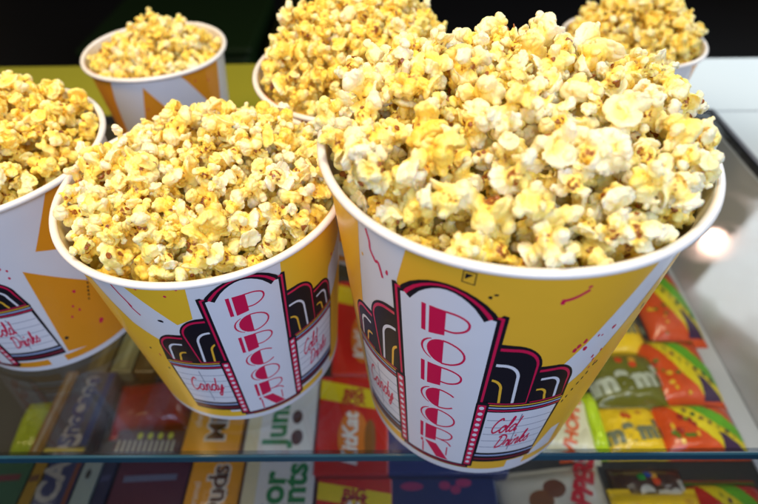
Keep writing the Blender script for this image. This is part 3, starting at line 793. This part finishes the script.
def bag(label, x0, x1, y0, y1, col, th=.016, z=ZS, rz=0, tilt=0, cat='candy bag'):
    cx, cy = (x0+x1)/2, (y0+y1)/2; w, d = (x1-x0)/2, (y1-y0)/2
    r = empty('candy_bag', (cx, cy, z+.0005), rz); r.rotation_euler = (tilt, 0, rz); tag(r, label, cat)
    bm = bmesh.new(); nx, ny = 34, 40; sd = random.random()*50
    def top_z(u, v):
        e = max(0, 1-abs(u)**4)*max(0, 1-(abs(v)/.88)**5) if abs(v) < .88 else 0
        ripple = .0008*noise.noise(Vector((u*5, v*5, sd)))+.0013*noise.noise(Vector((u*2, v*2, sd+9)))+ .0006*noise.noise(Vector((u*11, v*3, sd)))
        crimp = .0003*math.sin(v*d*2600) if abs(v) >= .88 else 0
        return .0025+th*e**.7+ripple*(.3+e)+crimp
    g = [[bm.verts.new((w*(-1+2*i/nx)*(1-.03*math.cos(math.pi*(-1+2*j/ny)/2)), d*(-1+2*j/ny), top_z(-1+2*i/nx, -1+2*j/ny))) for i in range(nx+1)] for j in range(ny+1)]
    for j in range(ny):
        for i in range(nx): bm.faces.new((g[j][i], g[j][i+1], g[j+1][i+1], g[j+1][i]))
    be = [e for e in bm.edges if e.is_boundary]
    ex = bmesh.ops.extrude_edge_only(bm, edges=be); vv = [q for q in ex['geom'] if isinstance(q, bmesh.types.BMVert)]
    for v in vv: v.co.z = 0
    bmesh.ops.contextual_create(bm, geom=[e for e in bm.edges if e.is_boundary])
    obj('wrapper', bm, foil(col), r, smooth=True)
    return r, w, d, top_z
def drape(parent, nm, pts, top_z, w, d, col, lift=.0006):
    "printed shape laid over the pillow of a bag"
    bm = bmesh.new(); vs = [bm.verts.new((p[0], p[1], 0)) for p in pts]; bm.faces.new(vs)
    for k in range(-16, 17):
        for no, L_ in (((1, 0, 0), w), ((0, 1, 0), d)):
            bmesh.ops.bisect_plane(bm, geom=bm.verts[:]+bm.edges[:]+bm.faces[:], plane_co=(L_*k/16, L_*k/16, 0), plane_no=no, dist=1e-7)
    for v in bm.verts: v.co.z = top_z(v.co.x/w, v.co.y/d)+lift
    bm.normal_update()
    for f in bm.faces:
        if f.normal.z < 0: f.normal_flip()
    return obj(nm, bm, ink(col, .3), parent, smooth=True)
def drape_text(parent, body, x, y, size, rot, col, top_z, w, d, off=0, lift=.0011, shear=0):
    me = text_mesh(body, size, off, shear); M4 = Matrix.Translation((x, y, 0)) @ Matrix.Rotation(rot, 4, 'Z')
    bm = bmesh.new(); bm.from_mesh(me)
    bmesh.ops.subdivide_edges(bm, edges=[e for e in bm.edges if e.calc_length() > size*.12], cuts=2)
    bmesh.ops.triangulate(bm, faces=bm.faces)
    for v in bm.verts:
        q = M4 @ v.co; v.co = Vector((q.x, q.y, top_z(max(-1, min(1, q.x/w)), max(-1, min(1, q.y/d)))+lift+v.co.z))
    return obj('lettering', bm, ink(col, .3), parent)
def xy(px, py, z=ZS+.02):
    p = at(px, py, z); return p.x, p.y
R90 = math.pi/2
# cartons, read bottom to top. (measured on the photo: left and right edge at a row, near and far row)
def span(px0, px1, pyrow, py0, py1):
    a = xy(px0, pyrow); b = xy(px1, pyrow); return a[0], b[0], xy(px0, py1)[1], xy(px0, py0)[1]
BROWN = (.09, .022, .008)
# caramel candy, yellow-orange, two of them
for n, (s, lab) in enumerate(((span(184, 240, 440, 350, 456), 'yellow-orange carton with brown capital lettering, ending just behind the glass edge'), (span(188, 240, 485, 459, 560), 'yellow-orange carton nearest the front pane, below the glass edge'))):
    r, w, d, t = carton(lab, *s, (.78, .33, .012))
    ty, al = (-d*.76, 'LEFT') if n == 0 else (d*.86, 'RIGHT')
    lettering(r, 'Milk Duds', .004, ty, t, .026, R90, (.75, .72, .62), .0022, al=al)
    lettering(r, 'Milk Duds', .004, ty, t+.0004, .026, R90, BROWN, .0004, al=al)
    lettering(r, 'chewy caramel', -w*.62, -d*.1, t, .009, R90, (.75, .72, .62))
# mint candy, white with green
for n, (s, lab) in enumerate(((span(247, 315, 430, 350, 456), 'white carton with green lettering and a brown candy picture, behind the glass edge'), (span(243, 314, 485, 459, 560), 'white carton with green lettering nearest the front pane'))):
    r, w, d, t = carton(lab, *s, (.74, .75, .70))
    patch(r, 'cream_band', [(-w*.97, -d*.97), (-w*.6, -d*.97), (-w*.6, d*.97), (-w*.97, d*.97)], t, (.72, .66, .40))
    ty, al = (-d*.84, 'LEFT') if n == 0 else (d*.70, 'RIGHT')
    lettering(r, 'Junior', -w*.12, ty, t, .032, R90, (.01, .22, .06), .0011, al=al)
    lettering(r, 'Mints', w*.48, ty+(d*1.2 if n == 0 else d*.2), t, .032, R90, (.01, .22, .06), .0011, al=al)
    if n == 0:
        patch(r, 'candy_picture', ell(w*.5, -d*.70, w*.17, d*.13), t, (.07, .02, .01)); patch(r, 'candy_picture', ell(w*.45, -d*.35, w*.15, d*.12), t, (.07, .02, .01))
# wafer candy, red with a yellow band, three in a row away from the viewer
for n, (s, lab) in enumerate(((span(318, 388, 420, 378, 476), 'middle red carton of the three with yellow bands, between the two front tubs'), (span(317, 392, 495, 480, 570), 'red carton with a yellow band nearest the front pane'), (span(334, 392, 340, 283, 375), 'red carton with a yellow band farthest behind in its row'))):
    r, w, d, t = carton(lab, *s, (.62, .012, .010), h=.022)
    patch(r, 'yellow_band', [(-w*.98, d*.50), (-w*.98, d*.92), (w*.98, d*.62), (w*.98, d*.22)], t, (.80, .62, .01))
    lettering(r, 'BIG', 0, d*.60, t+.0003, .014, 0, (.45, .02, .02), .0007)
    lettering(r, 'BOX', 0, d*.43, t+.0003, .012, 0, (.45, .02, .02), .0005)
    patch(r, 'orange_oval', ell(w*.02, -d*.28, w*.42, d*.52, 32), t, (.75, .20, .02)); patch(r, 'wafer_picture', ell(w*.50, -d*.35, w*.16, d*.40), t+.0003, (.28, .10, .02))
    lettering(r, 'KitKat', -w*.04, -d*.34, t+.0006, .0215, R90, (.85, .80, .72), .0007, .25)
# blue cartons under the overhanging tub
s = span(378, 505, 450, 400, 474); r, w, d, t = carton('deep blue carton with pale edge under the overhanging tub', *s, (.010, .030, .16))
patch(r, 'pale_strip', [(-w*.97, -d*.95), (-w*.88, -d*.95), (-w*.88, d*.95), (-w*.97, d*.95)], t, (.20, .33, .62))
s = span(380, 497, 490, 477, 570); r, w, d, t = carton('dark blue carton with pink candy pictures, behind the front pane', *s, (.008, .022, .11), h=.016)
for (a, b, rx) in ((-.45, .80, .2), (.12, .82, .1), (.45, .88, .14), (.3, .72, .09)): patch(r, 'candy_picture', ell(w*a, d*b, w*rx, d*.10), t, (.35, .03, .12))
# malted balls: white bags with red lettering
a, b, c_, d_ = span(545, 606, 430, 385, 453)
r, w, d, tz = bag('pale bag with orange-red lettering behind the glass edge, right of the overhanging tub', a, b, c_, d_, (.68, .64, .42), .014, rz=rad(-12))
drape_text(r, 'WHOPPERS', .002, 0, .0175, R90-.1, (.70, .10, .015), tz, w, d, .0007)
a, b, c_, d_ = span(500, 614, 485, 462, 560)
r, w, d, tz = bag('cream bag with a ball picture and red lettering behind the front pane', a, b, c_, d_, (.62, .56, .42), .016, rz=rad(6))
drape_text(r, 'WHOPPERS', w*.35, 0, .024, R90-.5, (.58, .02, .03), tz, w, d, .0013)
drape(r, 'candy_picture', ell(-w*.3, d*.2, w*.22, d*.22), tz, w, d, (.20, .07, .02)); drape(r, 'candy_picture', ell(-w*.02, d*.42, w*.2, d*.2), tz, w, d, (.16, .05, .02))
# button candy bags
def buttons(lab, s, col, tcol, rz=0, th=.014, z=ZS):
    r, w, d, tz = bag(lab, *s, col, th, rz=rz, z=z)
    drape_text(r, "m&m's", w*.05, -d*.22, w*.80, .12, tcol, tz, w, d, w*.05)
    for q in range(4):
        drape(r, 'candy_picture', ell(w*random.uniform(-.7, .7), d*random.uniform(.25, .65), w*.11, w*.10, 12), tz, w, d, random.choice(((.6, .3, .02), (.02, .25, .03), (.55, .05, .01), (.01, .06, .35))))
YB_ = (.80, .52, .01); OB = (.13, .13, .012)
buttons('yellow candy bag next to the glass edge, between pale bag and orange bag', span(606, 668, 430, 398, 453), YB_, (.16, .17, .10))
buttons('olive brown candy bag lying behind the nearest yellow one', span(592, 664, 375, 348, 404), OB, (.42, .45, .36), z=ZS+.004, th=.016)
buttons('yellow candy bag farthest back, half hidden by the large tub', span(585, 645, 325, 290, 352), YB_, (.16, .17, .10))
buttons('dark brown candy bag behind the front pane, above a yellow bag', span(614, 690, 475, 462, 520), (.055, .022, .014), (.50, .48, .42))
buttons('yellow candy bag lowest behind the front pane', span(612, 702, 500, 487, 590), YB_, (.09, .03, .01), z=ZS+.012)
# lime side bag
r, w, d, tz = bag('thin lime green candy bag squeezed between pale and yellow bags', *span(588, 608, 425, 385, 453), (.50, .68, .01), .016)
r, w, d, tz = bag('lime yellow candy bag at the far left under the glass', *span(8, 44, 430, 395, 455), (.22, .27, .005), .014, rz=.1)
# fruit candy, orange with a green and yellow slash
def fruit(lab, s, rz=0, z=ZS, red=False):
    col = (.62, .07, .008) if not red else (.50, .02, .01)
    r, w, d, tz = bag(lab, *s, col, .015, rz=rz, z=z)
    drape(r, 'yellow_slash', [(-w*.75, d*.85), (-w*.15, d*.85), (w*.95, -d*.5), (w*.95, -d*.85), (w*.4, -d*.85)], tz, w, d, (.70, .55, .01))
    drape(r, 'green_slash', [(-w*.35, d*.85), (w*.12, d*.85), (w*.95, -d*.18), (w*.95, -d*.5), (w*.8, -d*.55)], tz, w, d, (.12, .38, .015), .0012)
    drape(r, 'dark_tip', [(w*.30, -d*.25), (w*.9, -d*.86), (w*.35, -d*.86)], tz, w, d, (.05, .02, .06), .0018)
    for q in range(7):      # rows of small dark print along the slash
        u = -.35+q*.16
        drape(r, 'small_print', [(w*u, d*(.55-.95*(u+.35))), (w*(u+.10), d*(.52-.95*(u+.35))), (w*(u+.08), d*(.40-.95*(u+.35))), (w*(u-.01), d*(.43-.95*(u+.35)))], tz, w, d, random.choice(((.10, .05, .03), (.40, .35, .02), (.03, .10, .02))), .0020)
    for q in range(12):
        drape(r, 'candy_picture', ell(w*random.uniform(-.85, -.05), d*random.uniform(-.8, .3), w*random.uniform(.04, .10), w*random.uniform(.04, .09), 10), tz, w, d, random.choice(((.10, .16, .01), (.70, .40, .02), (.30, .02, .01))), .0014)
    drape(r, 'green_hem', [(-w*.97, d*.80), (-w*.97, d*.97), (w*.97, d*.97), (w*.97, d*.80)], tz, w, d, (.05, .12, .02))
    return r
fruit('orange candy bag with green slash next to the glass edge', span(664, 748, 430, 396, 453))
fruit('orange candy bag with green slash, middle of the row of three', span(650, 716, 370, 333, 403), z=ZS+.003)
fruit('orange candy bag with green slash, farthest of the row of three', span(640, 692, 300, 262, 340), z=ZS+.002)
fruit('red-orange candy bag behind the front pane at the right', span(692, 770, 490, 474, 560), red=True)
# the dim left end of the case: its dimness is put into darker colours
s = span(58, 98, 420, 372, 455); r, w, d, t = carton('dark brown-grey carton with letters in bubbles, under the left tub', *s, (.055, .052, .055))
patch(r, 'yellow_strip', [(-w*.95, -d*.96), (-w*.95, -d*.86), (w*.95, -d*.86), (w*.95, -d*.96)], t, (.35, .30, .05))
patch(r, 'blue_strip', [(w*.62, -d*.8), (w*.62, d*.95), (w*.95, d*.95), (w*.95, -d*.8)], t, (.015, .03, .11))
for q, ch in enumerate('SnoCaps'):
    patch(r, 'letter_bubble', ell(-.001, -d*.70+q*d*.24, w*.38, d*.125, 16), t, (.26, .26, .24))
    lettering(r, ch, -.001, -d*.70+q*d*.24, t+.0004, .022, R90, (.04, .05, .12), .001)
s = span(44, 57, 420, 372, 455); r, w, d, t = carton('narrow mustard and brown carton beside the lime yellow bag', *s, (.16, .09, .015))
patch(r, 'pale_strip', [(-w*.3, -d*.95), (w*.1, -d*.95), (w*.1, d*.95), (-w*.3, d*.95)], t, (.26, .22, .15))
a, b, c_, d_ = span(112, 188, 400, 375, 428)
r, w, d, tz = bag('deep red candy bag under the medium tub', a, b, c_, d_, (.30, .006, .005), .02, rz=.12)
s = span(114, 182, 445, 431, 456); r, w, d, t = carton('small dark carton with pale stripes and yellow dots beside the glass edge', *s, (.07, .03, .03))
for q in range(11): patch(r, 'pale_stripe', [(-w*.9+q*w*.16, -d*.8), (-w*.9+q*w*.16+w*.07, -d*.8), (-w*.9+q*w*.16+w*.07, d*.2), (-w*.9+q*w*.16, d*.2)], t, (.42, .42, .30))
for q in range(4): patch(r, 'yellow_dot', ell(-w*.3+q*w*.3, d*.55, w*.08, d*.28, 12), t, (.50, .55, .03))
cols = [((.09, .07, .02), 'olive brown'), ((.16, .16, .07), 'dull green'), ((.08, .055, .015), 'tobacco brown'), ((.13, .07, .012), 'ochre')]  # colours darkened to carry the dimness of this end
for q, (cl, wd) in enumerate(cols):
    s = span(96+q*23, 116+q*23, 350, 300, 372); r, w, d, t = carton(f'{wd} candy carton in the dim row behind the deep red bag', *s, cl)
    patch(r, 'pale_strip', [(-w*.2, -d*.9), (w*.35, -d*.9), (w*.35, d*.9), (-w*.2, d*.9)], t, tuple(min(1, c*1.5+.01) for c in cl))
for lab, px0, px1, cl, c2 in (('teal green carton at the left end behind the front pane', -22, 24, (.03, .09, .05), (.12, .03, .04)), ('mustard carton behind the front pane, at the left', 26, 38, (.26, .16, .02), (.10, .05, .03)),  # this row has the dimness in its colours too
        ('navy carton with pale lettering behind the front pane', 40, 74, (.03, .04, .11), (.28, .28, .27)), ('pale teal carton with a dark dot behind the front pane', 76, 95, (.26, .33, .32), (.03, .03, .03)),
        ('narrow navy carton beside the pale teal one', 97, 110, (.012, .016, .06), (.03, .04, .12)), ('dark maroon carton beside the yellow-orange carton', 113, 186, (.07, .010, .035), (.10, .12, .22))):
    s = span(px0, px1, 485, 461, 570); r, w, d, t = carton(lab, *s, cl)
    if 'lettering' in lab: lettering(r, 'SNO CAPS', -w*.3, d*.15, t, .030, R90, c2, .0012); patch(r, 'brown_strip', [(w*.7, -d*.95), (w*.95, -d*.95), (w*.95, d*.95), (w*.7, d*.95)], t, (.16, .05, .03))
    elif 'dot' in lab: patch(r, 'dark_dot', ell(-w*.1, d*.72, w*.25, d*.10, 14), t, c2)
    else: patch(r, 'printed_band', [(-w*.75, d*.55), (w*.7, d*.60), (w*.7, d*.72), (-w*.75, d*.68)], t, c2)

# ------------------------------------------------------------------ lamps
def area(name, loc, target, size, power, col, shape='RECTANGLE', sy=None):
    l = D.lights.new(name, 'AREA'); l.shape = shape; l.size = size
    if sy: l.size_y = sy
    l.energy = power; l.color = col
    o = D.objects.new(name, l); o.location = loc
    o.rotation_euler = (Vector(target)-Vector(loc)).to_track_quat('-Z', 'Y').to_euler()
    return link(o)
C0 = (0.03, .28, .15)
area('ceiling_panel_light', (2.4, 1.75, 1.5), C0, 1.25, 30, (.86, .93, 1.0), sy=1.3)
area('overhead_lamp', (-.15, .25, 1.5), C0, .40, 14.2, (1.0, .87, .62), sy=.40)
area('warm_side_lamp', (-.55, .16, .85), (-.2, .5, .1), .26, 4.6, (1.0, .66, .32), sy=.30)
area('front_window_light', (.12, -.95, .95), C0, .9, 17.5, (.60, .72, 1.0), sy=.7)
area('case_strip_light', (.24, .172, -.022), (.24, .42, -.24), .30, .27, (1.0, .95, .82), sy=.012)
area('round_downlight', (1.6476, 1.9584, 1.5), (.3, .36, 0), .105, 2.2, (1.0, .62, .50), 'DISK')
area('bright_doorway_light', (2.5, 3.6, 1.35), (.45, .6, 0), 1.1, 7.5, (.78, .92, 1.0), sy=.8)
w = D.worlds.new('World'); scn.world = w; w.use_nodes = True
w.node_tree.nodes['Background'].inputs[0].default_value = (.85, .72, .55, 1); w.node_tree.nodes['Background'].inputs[1].default_value = .07

# ------------------------------------------------------------------ camera
cam = D.cameras.new('camera'); co_ = link(D.objects.new('camera', cam))
M = Matrix((CX, CU, -fw)).transposed().to_4x4(); M.translation = (0, 0, CAMH); co_.matrix_world = M
cam.sensor_width = 36; cam.lens = FPX/758*36; cam.clip_start = .01; cam.clip_end = 60
cam.dof.use_dof = True; cam.dof.focus_distance = .262; cam.dof.aperture_fstop = 6.2
scn.camera = co_
scn.view_settings.view_transform = 'Standard'; scn.view_settings.look = 'None'; scn.view_settings.exposure = 0; scn.view_settings.gamma = 1
scn.cycles.use_denoising = True
scn.cycles.max_bounces = 10; scn.cycles.transparent_max_bounces = 16
scn.cycles.caustics_reflective = False; scn.cycles.caustics_refractive = False
print('kernels', len(KERN), 'single', len(single), 'seen', int((cnt > 0).sum()))
